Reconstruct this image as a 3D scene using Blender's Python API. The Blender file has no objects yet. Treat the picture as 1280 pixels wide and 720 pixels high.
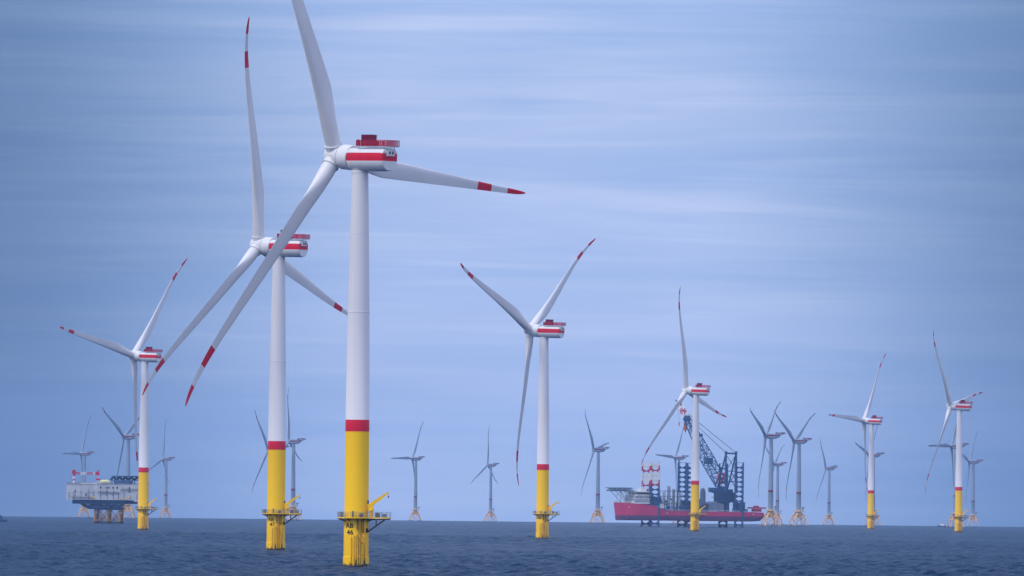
import bpy, math, random
import numpy as np
from mathutils import Vector, Matrix
random.seed(7); rng = np.random.default_rng(11)
SC = bpy.context.scene; COL = SC.collection
PI = math.pi; R_EARTH = 7.4e6          # earth radius with usual refraction
CAM_H = 15.8

# ------------------------------------------------------------------ materials
def new_mat(name):
    m = bpy.data.materials.new(name); m.use_nodes = True
    nt = m.node_tree; return m, nt, nt.nodes['Principled BSDF']
def paint(name, col, rough=0.45, var=0.10, scale=0.35, stretch=(1, 1, 0.12), metallic=0.0):
    """painted steel: weak vertical weathering and soiling"""
    m, nt, b = new_mat(name); N = nt.nodes; L = nt.links
    tc = N.new('ShaderNodeTexCoord'); mp = N.new('ShaderNodeMapping'); mp.inputs['Scale'].default_value = stretch
    nz = N.new('ShaderNodeTexNoise'); nz.inputs['Scale'].default_value = scale; nz.inputs['Detail'].default_value = 6
    rp = N.new('ShaderNodeMapRange'); rp.inputs['From Min'].default_value = 0.3; rp.inputs['From Max'].default_value = 0.7
    rp.inputs['To Min'].default_value = 1 - var; rp.inputs['To Max'].default_value = 1.0
    mx = N.new('ShaderNodeMix'); mx.data_type = 'RGBA'; mx.blend_type = 'MULTIPLY'; mx.inputs[0].default_value = 1
    mx.inputs[6].default_value = (*col, 1)
    L.new(tc.outputs['Object'], mp.inputs[0]); L.new(mp.outputs[0], nz.inputs['Vector'])
    L.new(nz.outputs['Fac'], rp.inputs['Value']); L.new(rp.outputs[0], mx.inputs[7]); L.new(mx.outputs[2], b.inputs['Base Color'])
    b.inputs['Specular IOR Level'].default_value = .2; b.inputs['Roughness'].default_value = rough; b.inputs['Metallic'].default_value = metallic
    return m
def stained(name, col, growth_top=1.6, rust=0.5):
    """yellow coated foundation: rust runs and a ragged belt of marine growth at the splash zone"""
    m, nt, b = new_mat(name); N = nt.nodes; L = nt.links
    tc = N.new('ShaderNodeTexCoord'); sp = N.new('ShaderNodeSeparateXYZ'); L.new(tc.outputs['Object'], sp.inputs[0])
    mp = N.new('ShaderNodeMapping'); mp.inputs['Scale'].default_value = (1.4, 1.4, 0.10)
    n1 = N.new('ShaderNodeTexNoise'); n1.inputs['Scale'].default_value = 1.1; n1.inputs['Detail'].default_value = 7
    L.new(tc.outputs['Object'], mp.inputs[0]); L.new(mp.outputs[0], n1.inputs['Vector'])
    n2 = N.new('ShaderNodeTexNoise'); n2.inputs['Scale'].default_value = 1.3; n2.inputs['Detail'].default_value = 5
    L.new(tc.outputs['Object'], n2.inputs['Vector'])
    # rust runs only low down
    r1 = N.new('ShaderNodeMapRange'); r1.inputs['From Min'].default_value = 0.56; r1.inputs['From Max'].default_value = 0.72; L.new(n1.outputs['Fac'], r1.inputs['Value'])
    hz = N.new('ShaderNodeMapRange'); hz.inputs['From Min'].default_value = 13; hz.inputs['From Max'].default_value = 4; L.new(sp.outputs['Z'], hz.inputs['Value'])
    mu = N.new('ShaderNodeMath'); mu.operation = 'MULTIPLY'; L.new(r1.outputs[0], mu.inputs[0]); L.new(hz.outputs[0], mu.inputs[1])
    m2 = N.new('ShaderNodeMath'); m2.operation = 'MULTIPLY'; m2.inputs[1].default_value = rust; L.new(mu.outputs[0], m2.inputs[0])
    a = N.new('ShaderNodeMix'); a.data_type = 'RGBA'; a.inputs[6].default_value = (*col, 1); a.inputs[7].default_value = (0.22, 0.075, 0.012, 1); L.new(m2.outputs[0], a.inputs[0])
    # growth
    ad = N.new('ShaderNodeMath'); ad.operation = 'MULTIPLY_ADD'; ad.inputs[1].default_value = -2.2; ad.inputs[2].default_value = growth_top + 1.1; L.new(n2.outputs['Fac'], ad.inputs[0])
    su = N.new('ShaderNodeMath'); su.operation = 'SUBTRACT'; L.new(ad.outputs[0], su.inputs[0]); L.new(sp.outputs['Z'], su.inputs[1])
    g = N.new('ShaderNodeMapRange'); g.inputs['From Min'].default_value = -0.1; g.inputs['From Max'].default_value = 0.4; L.new(su.outputs[0], g.inputs['Value'])
    c = N.new('ShaderNodeMix'); c.data_type = 'RGBA'; c.inputs[7].default_value = (0.035, 0.03, 0.02, 1); L.new(g.outputs[0], c.inputs[0]); L.new(a.outputs[2], c.inputs[6])
    L.new(c.outputs[2], b.inputs['Base Color']); b.inputs['Roughness'].default_value = 0.55; b.inputs['Specular IOR Level'].default_value = .2
    return m
WHITE = paint('white_gelcoat', (0.74, 0.74, 0.75), 0.38, 0.10)
TOWER = paint('tower_paint', (0.76, 0.75, 0.77), 0.42, 0.09, 0.25, (1, 1, 0.06))
RED = paint('signal_red', (0.68, 0.003, 0.035), 0.45, 0.12)
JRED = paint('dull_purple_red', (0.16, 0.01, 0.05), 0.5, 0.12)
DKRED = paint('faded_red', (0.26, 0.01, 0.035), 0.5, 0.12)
DRED = paint('dark_red', (0.16, 0.004, 0.03), 0.5, 0.2)
RAILRED = paint('rail_red', (0.50, 0.012, 0.06), 0.5, 0.2)
YEL = paint('traffic_yellow', (1.0, 0.59, 0.0), 0.45, 0.08)
YELF = stained('foundation_yellow', (1.0, 0.59, 0.0), 0.9, 0.5)
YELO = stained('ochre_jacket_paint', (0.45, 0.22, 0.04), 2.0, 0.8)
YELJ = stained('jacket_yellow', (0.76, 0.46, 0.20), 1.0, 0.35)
JTOWER = paint('jacket_tower_hazed_grey', (0.26, 0.33, 0.42), 0.45, 0.1)  # blue of the distant haze is mixed into this base colour
STEEL = paint('galvanised_steel', (0.30, 0.26, 0.22), 0.55, 0.3, 1.0, (1, 1, 1))
GREEN_DK = paint('weathered_steel', (0.07, 0.05, 0.03), 0.7, 0.4, 1.5, (1, 1, 1))
OLDYEL = paint('rusty_yellow', (0.36, 0.15, 0.02), 0.6, 0.5, 1.2, (1, 1, 0.3))
BLACK = paint('black_paint', (0.012, 0.012, 0.014), 0.5, 0.1)
MWHITE = paint('ship_white', (0.72, 0.73, 0.74), 0.45, 0.15, 0.2, (1, 1, 0.4))
HULLRED = paint('hull_red', (0.58, 0.03, 0.125), 0.5, 0.35, 0.10, (1, 1, 0.35))
HULLBLUE = paint('antifouling_violet', (0.12, 0.045, 0.12), 0.6, 0.3, 0.1, (1, 1, 0.6))
NAVY = paint('navy_steel', (0.025, 0.085, 0.21), 0.5, 0.3, 0.3, (1, 1, 1))  # dark blue made bluer and brighter so the colour carries some haze
CRANEB = paint('crane_blue', (0.018, 0.085, 0.23), 0.5, 0.3, 0.4, (1, 1, 1))  # blue paint with distance haze lifted into its colour
GREYS = paint('deck_grey', (0.22, 0.25, 0.28), 0.55, 0.35, 0.2, (1, 1, 1))
LGREY = paint('light_grey_cladding', (0.50, 0.53, 0.57), 0.5, 0.14, 0.12, (1, 1, 0.5))
ORANGE = paint('orange_block', (0.7, 0.2, 0.04), 0.5, 0.2)
GLASS, _nt, _b = new_mat('dark_window_glass'); _b.inputs['Base Color'].default_value = (0.01, 0.015, 0.025, 1); _b.inputs['Roughness'].default_value = 0.12
ROPE = paint('wire_rope', (0.12, 0.13, 0.15), 0.6, 0.1)

# ------------------------------------------------------------------ mesh builder
class MB:
    def __init__(s): s.v = []; s.f = []; s.m = []; s.sm = []; s.cuts = [(0, 0)]
    def cut(s): s.cuts.append((len(s.v), len(s.f)))
    def add(s, vs, fs, mi=0, smooth=False):
        o = len(s.v); s.v += [tuple(v) for v in vs]
        for i, f in enumerate(fs):
            s.f.append(tuple(o + k for k in f)); s.m.append(mi[i] if isinstance(mi, list) else mi); s.sm.append(smooth)
    def box(s, lo, hi, mi=0, M=None):
        (x0, y0, z0), (x1, y1, z1) = lo, hi
        vs = [Vector(p) for p in ((x0,y0,z0),(x1,y0,z0),(x1,y1,z0),(x0,y1,z0),(x0,y0,z1),(x1,y0,z1),(x1,y1,z1),(x0,y1,z1))]
        if M: vs = [M @ v for v in vs]
        s.add(vs, [(0,3,2,1),(4,5,6,7),(0,1,5,4),(1,2,6,5),(2,3,7,6),(3,0,4,7)], mi)
    def tube(s, p0, p1, r0, r1=None, n=8, mi=0, caps=True):
        r1 = r0 if r1 is None else r1
        p0, p1 = Vector(p0), Vector(p1); d = (p1 - p0).normalized()
        a = d.orthogonal().normalized(); b = d.cross(a)
        vs = [p0 + (a*math.cos(2*PI*i/n) + b*math.sin(2*PI*i/n))*r0 for i in range(n)] + \
             [p1 + (a*math.cos(2*PI*i/n) + b*math.sin(2*PI*i/n))*r1 for i in range(n)]
        s.add(vs, [(i, (i+1) % n, n+(i+1) % n, n+i) for i in range(n)], mi, n > 5)
        if caps:
            s.add(vs[:n], [tuple(range(n-1, -1, -1))], mi); s.add(vs[n:], [tuple(range(n))], mi)
    def path(s, pts, r, n=6, mi=0, closed=False):
        q = list(pts) + ([pts[0]] if closed else [])
        for a, b in zip(q, q[1:]): s.tube(a, b, r, n=n, mi=mi)
    def lathe(s, prof, n=48, axis='z', mi=0, c=(0,0,0)):
        """prof: (h, radius[, mat]) from bottom to top; each segment takes the material of its upper station"""
        vs = []
        for p in prof:
            for i in range(n):
                a = 2*PI*i/n; x, y = p[1]*math.cos(a), p[1]*math.sin(a)
                vs.append((c[0]+x, c[1]+y, c[2]+p[0]) if axis == 'z' else (c[0]+p[0], c[1]+x, c[2]+y))
        fs = []; ms = []
        for k in range(len(prof)-1):
            for i in range(n):
                j = (i+1) % n; f = (k*n+i, k*n+j, (k+1)*n+j, (k+1)*n+i)
                fs.append(f if axis == 'z' else f[::-1]); ms.append(prof[k+1][2] if len(prof[k+1]) > 2 else mi)
        s.add(vs, fs, ms, True)
        s.add(vs[:n], [tuple(range(n))], mi); s.add(vs[-n:], [tuple(range(n))], mi)
    def build(s, name, mats, parent=None, sharp=38, loc=None):
        me = bpy.data.meshes.new(name); me.from_pydata(s.v, [], s.f)
        for m in (mats if isinstance(mats, (list, tuple)) else [mats]): me.materials.append(m)
        me.polygons.foreach_set('material_index', s.m); me.polygons.foreach_set('use_smooth', s.sm)
        me.update()
        try: me.set_sharp_from_angle(angle=math.radians(sharp))
        except Exception: pass
        o = bpy.data.objects.new(name, me); COL.objects.link(o)
        if parent: o.parent = parent
        if loc is not None: o.location = loc
        return o
def build_each(mb, name, mats, parent=None):
    """one object for each run of shapes between cut() calls"""
    ends = [c for c in mb.cuts[1:]]+[(len(mb.v), len(mb.f))]; out = []
    for (v0, f0), (v1, f1) in zip(mb.cuts, ends):
        if f1 <= f0: continue
        p = MB(); p.v = mb.v[v0:v1]; p.f = [tuple(i-v0 for i in f) for f in mb.f[f0:f1]]; p.m = mb.m[f0:f1]; p.sm = mb.sm[f0:f1]
        out.append(p.build(name, mats, parent))
    return out
def empty(name, loc=(0,0,0), rz=0):
    o = bpy.data.objects.new(name, None); COL.objects.link(o); o.location = loc; o.rotation_euler = (0, 0, rz); o.empty_display_size = 3
    return o
def tag(o, label, cat, group=None, kind=None):
    if label: o['label'] = label
    if cat: o['category'] = cat
    if group: o['group'] = group
    if kind: o['kind'] = kind
    return o
def railing(mb, pts, h=1.2, r=0.05, step=1.5, closed=True, mi=0, rails=(0.5, 1.0)):
    q = [Vector(p) for p in pts]; q = q + [q[0]] if closed else q
    for a, b in zip(q, q[1:]):
        L = (b-a).length; n = max(1, round(L/step))
        for k in range(n): p = a.lerp(b, k/n); mb.tube(p, p+Vector((0,0,h)), r, n=4, mi=mi)
        for f in rails: mb.tube(a+Vector((0,0,h*f)), b+Vector((0,0,h*f)), r, n=4, mi=mi)
def text_mesh(txt, size, bold=0.03):
    cu = bpy.data.curves.new('t', 'FONT'); cu.body = txt; cu.size = size; cu.offset = bold; cu.align_x = 'CENTER'; cu.resolution_u = 3
    ob = bpy.data.objects.new('t', cu); COL.objects.link(ob)
    me = bpy.data.meshes.new_from_object(ob.evaluated_get(bpy.context.evaluated_depsgraph_get()))
    vs = [tuple(v.co) for v in me.vertices]; fs = [tuple(p.vertices) for p in me.polygons]
    bpy.data.objects.remove(ob); bpy.data.curves.remove(cu); bpy.data.meshes.remove(me)
    return vs, fs

# ------------------------------------------------------------------ turbine pieces
def blade(name, L, root_r, root_start, chord_max, prebend, parent, band=RED, body=WHITE):
    """blade along +Z from the rotor centre, upwind is -X, leading edge towards -Y"""
    mb = MB(); n = 24
    st = [0, .012, .03, .05, .075, .10, .13, .16, .20, .25, .31, .38, .46, .54, .62, .70, .765, .80, .84, .88, .92, .95, .975, .99, 1.0]
    rings = []
    for t in st:
        r = root_start + t*(L-root_start); u = r/L
        if u < .055: c, w = 2*root_r, 0
        elif u < .24: w = (u-.055)/.185; w = w*w*(3-2*w); c = 2*root_r*(1-w) + chord_max*w
        else: w = 1; c = chord_max*(1 - 0.80*((u-.24)/.76)**0.95)
        if u > .95: c *= max(.30, math.sqrt(max(0, 1-((u-.95)/.05)**2*.95)))
        th = 1.0*(1-w) + w*(.36 - .18*min(1, (u-.24)/.3) if u > .24 else .36)
        tw = math.radians(4 + 15*max(0, 1-u/.85)**1.6)
        off = -prebend*(3.6*u*u - 2.6*u**6)
        ring = []
        for i in range(n):
            a = 2*PI*i/n; cs, sn = math.cos(a), math.sin(a)
            # circle and airfoil blended; xi is the chordwise place (0 = leading edge)
            xi = (1 - cs)/2
            tk = 5*th*(.2969*math.sqrt(xi) - .126*xi - .3516*xi**2 + .2843*xi**3 - .1015*xi**4)
            ya = tk*(1 if sn >= 0 else -1) + .02*math.sin(PI*xi)*w
            yc = sn*.5*th
            yy = ya*w + yc*(1-w)
            pa = .5*(1-w) + .34*w
            ch = (xi - pa)*c; nn = yy*c
            y = ch*math.cos(tw) + nn*math.sin(tw); x = ch*math.sin(tw) - nn*math.cos(tw)
            ring.append((x + off, y, r))
        rings.append(ring)
    vs = [p for r in rings for p in r]; fs = []; ms = []
    for k in range(len(st)-1):
        red = (.764 <= st[k] < .839) or st[k] >= .919
        for i in range(n):
            j = (i+1) % n; fs.append((k*n+i, (k+1)*n+i, (k+1)*n+j, k*n+j)); ms.append(1 if red else 0)
    mb.add(vs, fs, ms, True); mb.add(rings[-1], [tuple(range(n))], 1)
    return mb.build(name, [body, band], parent, sharp=60)

def body_loft(mb, sections, prof, redrows, capstart=True, mi=0, mred=1):
    """sections: (x, scale_y, scale_z, zc); prof: right-hand half outline from bottom centre to top centre (y, z)"""
    full = [(y, z) for y, z in prof] + [(-y, z) for y, z in reversed(prof[1:-1])]
    n = len(full); h = len(prof)
    vs = []
    for x, sy, sz, zc in sections: vs += [(x, y*sy, zc + z*sz) for y, z in full]
    fs = []; ms = []
    for k in range(len(sections)-1):
        for i in range(n):
            j = (i+1) % n; fs.append((k*n+i, (k+1)*n+i, (k+1)*n+j, k*n+j))
            row = i if i < h-1 else n-1-i
            ms.append(mred if row in redrows else mi)
    mb.add(vs, fs, ms, True)
    for base, flip in ((0, True), ((len(sections)-1)*n, False)):
        for i in range(h-1):
            a, b = base+i, base+i+1; c = base+(n-i) % n; d = base+(n-i-1) % n
            f = [a, b, d, c]
            f2 = []
            for q in f:
                if q not in f2: f2.append(q)
            mb.add([vs[q] for q in (f2[::-1] if flip else f2)], [tuple(range(len(f2)))], mred if i in redrows else mi)

def monopile_turbine():
    root = empty('offshore_wind_turbine')
    # --- yellow foundation
    mb = MB(); mb.lathe([(-12, 3.22), (2.6, 3.22), (2.75, 3.10), (12.0, 3.06), (12.2, 3.0), (33.6, 2.96)], 64)
    tp = mb.build('foundation', YELF, root)
    AZ = math.radians(-90+15)                       # boat landing bearing
    def pol(a, r, z): return (r*math.cos(a), r*math.sin(a), z)
    mb = MB()
    for s in (-1, 1):
        t = Vector((-math.sin(AZ), math.cos(AZ), 0))*s*1.05
        b0 = Vector(pol(AZ, 4.35, 0)) + t
        mb.tube(b0+Vector((0,0,-4)), b0+Vector((0,0,7.4)), .20, n=10)
        mb.tube(b0+Vector((0,0,7.4)), Vector(pol(AZ, 3.1, 8.2))+t*.8, .20, n=8)
        for z in (-.4, 3.0, 6.2): mb.tube(b0+Vector((0,0,z)), Vector(pol(AZ, 3.0, z))+t*.8, .16, n=8)
    mb.build('boat_landing', stained('boat_landing_paint', (0.75, 0.36, 0.01), 2.2, 0.7), tp)
    mb = MB()
    for s in (-1, 1):
        t = Vector((-math.sin(AZ), math.cos(AZ), 0))*s*.3
        mb.tube(Vector(pol(AZ, 3.75, -3))+t, Vector(pol(AZ, 3.75, 13.2))+t, .06, n=6)
    for k in range(50):
        z = -2+k*.3; t = Vector((-math.sin(AZ), math.cos(AZ), 0))*.3
        mb.tube(Vector(pol(AZ, 3.75, z))+t, Vector(pol(AZ, 3.75, z))-t, .025, n=4)
    for z in (1, 4, 7, 10): mb.tube(pol(AZ, 3.75, z), pol(AZ, 3.0, z), .05, n=4)
    mb.build('ladder', GREEN_DK, tp)
    mb = MB()                                        # cable and drain pipes with clamps
    for da, z0, z1, r in ((-34, -3, 7.5, .06), (-22, -3, 7.9, .05), (19, 8.5, 12.1, .10), (11, 8.5, 12.1, .10), (-9, 9.2, 12.1, .16), (26, 1, 6, .05)):
        a = AZ+math.radians(da); mb.tube(pol(a, 3.28+r, z0), pol(a, 3.28+r, z1), r, n=6)
        for z in np.arange(max(z0, 0)+.4, z1, 2.4): mb.tube(pol(a, 3.0, z), pol(a, 3.4, z), .05, n=4)
        mb.cut()
    build_each(mb, 'pipe', OLDYEL, tp)
    mb = MB()
    a = AZ+math.radians(44); c = Vector(pol(a, 3.13, 9.2)); M = Matrix.Translation(c) @ Matrix.Rotation(a, 4, 'Z')
    mb.box((0, -.5, -.5), (.08, .5, .5), 0, M); mb.build('warning_sign', BLACK, tp)
    # --- white tower
    mb = MB(); mb.lathe([(33.6, 2.99), (33.62, 2.99, 1), (36.5, 2.985, 1), (36.52, 2.975, 0), (63.0, 2.72, 0), (63.05, 2.76, 0), (63.3, 2.76, 0), (63.35, 2.71, 0), (82.5, 2.36, 0), (82.52, 2.39, 0), (82.7, 2.39, 0), (82.72, 2.35, 0), (98.2, 2.03, 0)], 64)
    mb.build('tower', [TOWER, RED], root)
    # --- platform
    mb = MB(); n = 40; zt, zb = 12.42, 12.12
    out = []
    for i in range(n):
        a = 2*PI*i/n; x, y = 4.7*math.cos(a), 4.7*math.sin(a); out.append((x, y))
    ext = [(3.6, -3.1), (7.6, -3.1), (8.6, -2.2), (8.6, 2.2), (7.6, 3.1), (3.6, 3.1)]
    body = [p for p in out if not (p[0] > 3.4 and abs(p[1]) < 3.2)]
    body = sorted(body, key=lambda p: (math.atan2(p[1], p[0]) % (2*PI)))
    outline = body + ext                              # runs round and closes over the extension
    m_ = len(outline)
    vs = [(x, y, zb) for x, y in outline] + [(x, y, zt) for x, y in outline]
    mb.add(vs, [tuple(range(m_-1, -1, -1)), tuple(range(m_, 2*m_))], [1, 1])
    mb.add(vs, [(i, (i+1) % m_, m_+(i+1) % m_, m_+i) for i in range(m_)], 0)
    pf = mb.build('platform', [YEL, GREEN_DK], root)
    mb = MB()
    for a in range(0, 360, 30):
        a = math.radians(a)
        mb.tube(pol(a, 3.0, 11.9), pol(a, 4.6, 11.98), .13, n=6); mb.tube(pol(a, 3.0, 11.35), pol(a, 4.4, 11.95), .09, n=6); mb.cut()
    for y in (-2.2, 2.2):
        mb.tube((2.6, y*.7, 8.6), (7.2, y, 11.98), .17, n=8); mb.tube((2.8, y*.8, 11.85), (8.4, y, 11.95), .14, n=8)
        mb.tube((4.9, y*.85, 10.3), (4.9, y*.9, 11.9), .1, n=6); mb.cut()
    build_each(mb, 'bracket', GREEN_DK, pf)
    mb = MB(); railing(mb, [(x*.985, y*.985, zt) for x, y in outline], 1.25, .05, 1.3, rails=(.35, .68, 1.0)); mb.build('railing', STEEL, pf)
    mb = MB()
    for (x, y, w, d_, h_) in ((5.2, 1.8, 1.2, .9, 1.1), (6.9, -1.4, 1.0, .8, .9), (-3.6, -1.6, .7, .6, 1.3), (1.3, -3.9, .9, .5, 1.0), (-.8, -3.9, .5, .5, 1.5)):
        mb.box((x-w/2, y-d_/2, zt+.004), (x+w/2, y+d_/2, zt+h_)); mb.cut()
    build_each(mb, 'equipment_cabinet', GREYS, pf)
    # --- davit crane
    mb = MB(); cx, cy = 3.7, -1.9
    mb.tube((cx, cy, 12.42), (cx, cy, 14.0), .5, n=14); mb.tube((cx, cy, 14.0), (cx, cy, 14.5), .75, .7, n=14)
    mb.box((cx-.9, cy-.45, 14.5), (cx+.5, cy+.45, 15.7)); cr = mb.build('davit_crane', YEL, root)
    mb = MB(); b = Vector((cx-.5, cy, 15.2)); t = Vector((cx+4.2, cy, 18.6)); d = (t-b).normalized(); up = Vector((-d.z, 0, d.x))
    def q(p, h, w): return [p-up*h+Vector((0, -w, 0)), p-up*h+Vector((0, w, 0)), p+up*h+Vector((0, w, 0)), p+up*h+Vector((0, -w, 0))]
    vs = q(b, .48, .3)+q(b.lerp(t, .5), .40, .26)+q(t, .2, .16)
    mb.add(vs, [(0,1,2,3), (8,11,10,9)]+[(k*4+i, k*4+4+i, k*4+4+(i+1) % 4, k*4+(i+1) % 4) for k in range(2) for i in range(4)])
    mb.build('boom', YEL, cr)
    mb = MB(); mb.tube(t, t-Vector((0,0,.9)), .05, n=4); mb.tube(t-Vector((0,0,.9)), t-Vector((0,0,1.3)), .16, n=8)
    mb.build('hook', BLACK, cr)
    mb = MB(); mb.tube((cx-.8, cy, 15.7), (cx-.8, cy, 16.6), .18, n=8); mb.build('lamp', BLACK, cr)
    # --- nacelle: body from x -2 to 9.7, upwind is -X
    mb = MB()
    prof = [(0, -2.95), (1.0, -2.85), (1.9, -2.4), (2.55, -1.65), (2.9, -.75), (2.95, -.45), (2.98, .5), (2.92, 1.55), (2.5, 2.2), (1.7, 2.68), (0, 2.78)]
    secs = [(-2.2, .93, .95, 0), (-1.6, 1, 1, 0), (2, 1, 1, 0), (8.6, 1, 1, 0), (9.3, .985, .98, 0), (9.65, .93, .93, 0)]
    body_loft(mb, secs, prof, {5, 6})
    nac = mb.build('nacelle', [WHITE, RED], root, sharp=30, loc=(0, 0, 101.0))
    mb = MB()
    vs = []
    for x in (8.6, 10.05):
        for i in range(13):
            a = PI*i/12; vs.append((x, 1.35*math.cos(a), .95+1.15*math.sin(a)*(1 if x < 9 else .86)))
    mb.add(vs, [(i, 13+i, 14+i, i+1) for i in range(12)]+[tuple(range(13, 26))], 0, False)
    mb.box((8.6, -1.35, .80), (10.0, 1.35, .95)); mb.build('exhaust_cowl', WHITE, nac)
    for s in (-.55, .55):
        mb = MB(); mb.tube((9.95, s, 1.45), (10.2, s, 1.45), .2, n=10); mb.tube((10.15, s, 1.45), (10.15, s, 1.95), .18, .16, n=10); mb.build('vent', BLACK, nac)
    mb = MB(); mb.tube((0, 0, -3.4), (0, 0, -2.7), 2.15, n=40); mb.build('yaw_collar', WHITE, nac)
    RD = .25                                         # roof deck with red mesh guard
    mb = MB()
    mb.box((.7, -2.5, 2.80+RD), (10.5, 2.5, 2.98+RD)); 
    for x in (1.2, 3.5, 6, 8.4, 10.2):
        for y in (-1.9, 1.9): mb.tube((x, y, 2.3 if x < 9 else 1.6), (x if x < 9 else 9.2, y, 2.82+RD), .09, n=6)
    mb.build('roof_deck', WHITE, nac)
    mb = MB(); o_ = [(.7, -2.5, 2.98+RD), (10.5, -2.5, 2.98+RD), (10.5, 2.5, 2.98+RD), (.7, 2.5, 2.98+RD)]
    railing(mb, o_, 1.45, .075, .62, rails=(.02, .22, .42, .62, .82, 1.0))
    for x0, x1 in ((.75, 2.0), (3.0, 3.9), (4.9, 5.5)):
        for y in (-2.46, 2.42): mb.box((x0, y, 3.1+RD), (x1, y+.04, 4.35+RD))
    mb.build('roof_railing', RAILRED, nac)
    mb = MB(); mb.box((1.1, -1.1, 3.4), (4.2, 1.1, 6.1))
    for k in range(9): mb.box((1.15+k*.34, -1.16, 4.3), (1.3+k*.34, -1.1, 5.8))
    for x in (1.1, 3.7):
        for y in (-.9, .9): mb.tube((x+.3, y, 2.98+RD), (x+.3, y, 3.5), .1, n=6)
    mb.build('cooler', DRED, nac)
    mb = MB(); mb.tube((4.6, .8, 2.98+RD), (4.6, .8, 6.1), .05, n=5); mb.tube((4.3, .8, 5.9), (4.9, .8, 5.9), .04, n=4); mb.cut(); mb.tube((.2, -1.2, 2.7), (.2, -1.2, 4.6), .05, n=5); mb.tube((.2, -1.2, 4.6), (.2, -1.2, 4.95), .16, n=6)
    build_each(mb, 'wind_mast', STEEL, nac)
    # --- hub in the tilted rotor frame
    mb = MB()
    mb.lathe([(-3.1, .3), (-3.0, .95), (-2.75, 1.5), (-2.2, 2.1), (-1.4, 2.55), (-.4, 2.75), (1.2, 2.8), (2.2, 2.85), (2.3, 2.6), (2.5, 2.6), (2.55, 3.02), (2.75, 3.1), (5.6, 3.1), (5.8, 3.02), (5.85, 2.5), (6.6, 2.4)], 56, 'x')
    hub = mb.build('hub', WHITE, root, sharp=45, loc=(-8.1, 0, 102.0))
    hub.rotation_euler = (0, math.radians(6), 0)
    for k in range(3):
        mb = MB(); M = Matrix.Rotation(2*PI*k/3, 4, 'X')
        for z0, z1, r in ((1.0, 2.85, 2.12), (2.85, 3.1, 2.22), (3.1, 3.25, 2.02)): mb.tube(M @ Vector((0,0,z0)), M @ Vector((0,0,z1)), r, n=40)
        mb.build('blade_collar', WHITE, hub)
    for k in range(3): blade('blade', 77.5, 1.95, 3.2, 5.1, 2.4, root)
    return root

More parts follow.
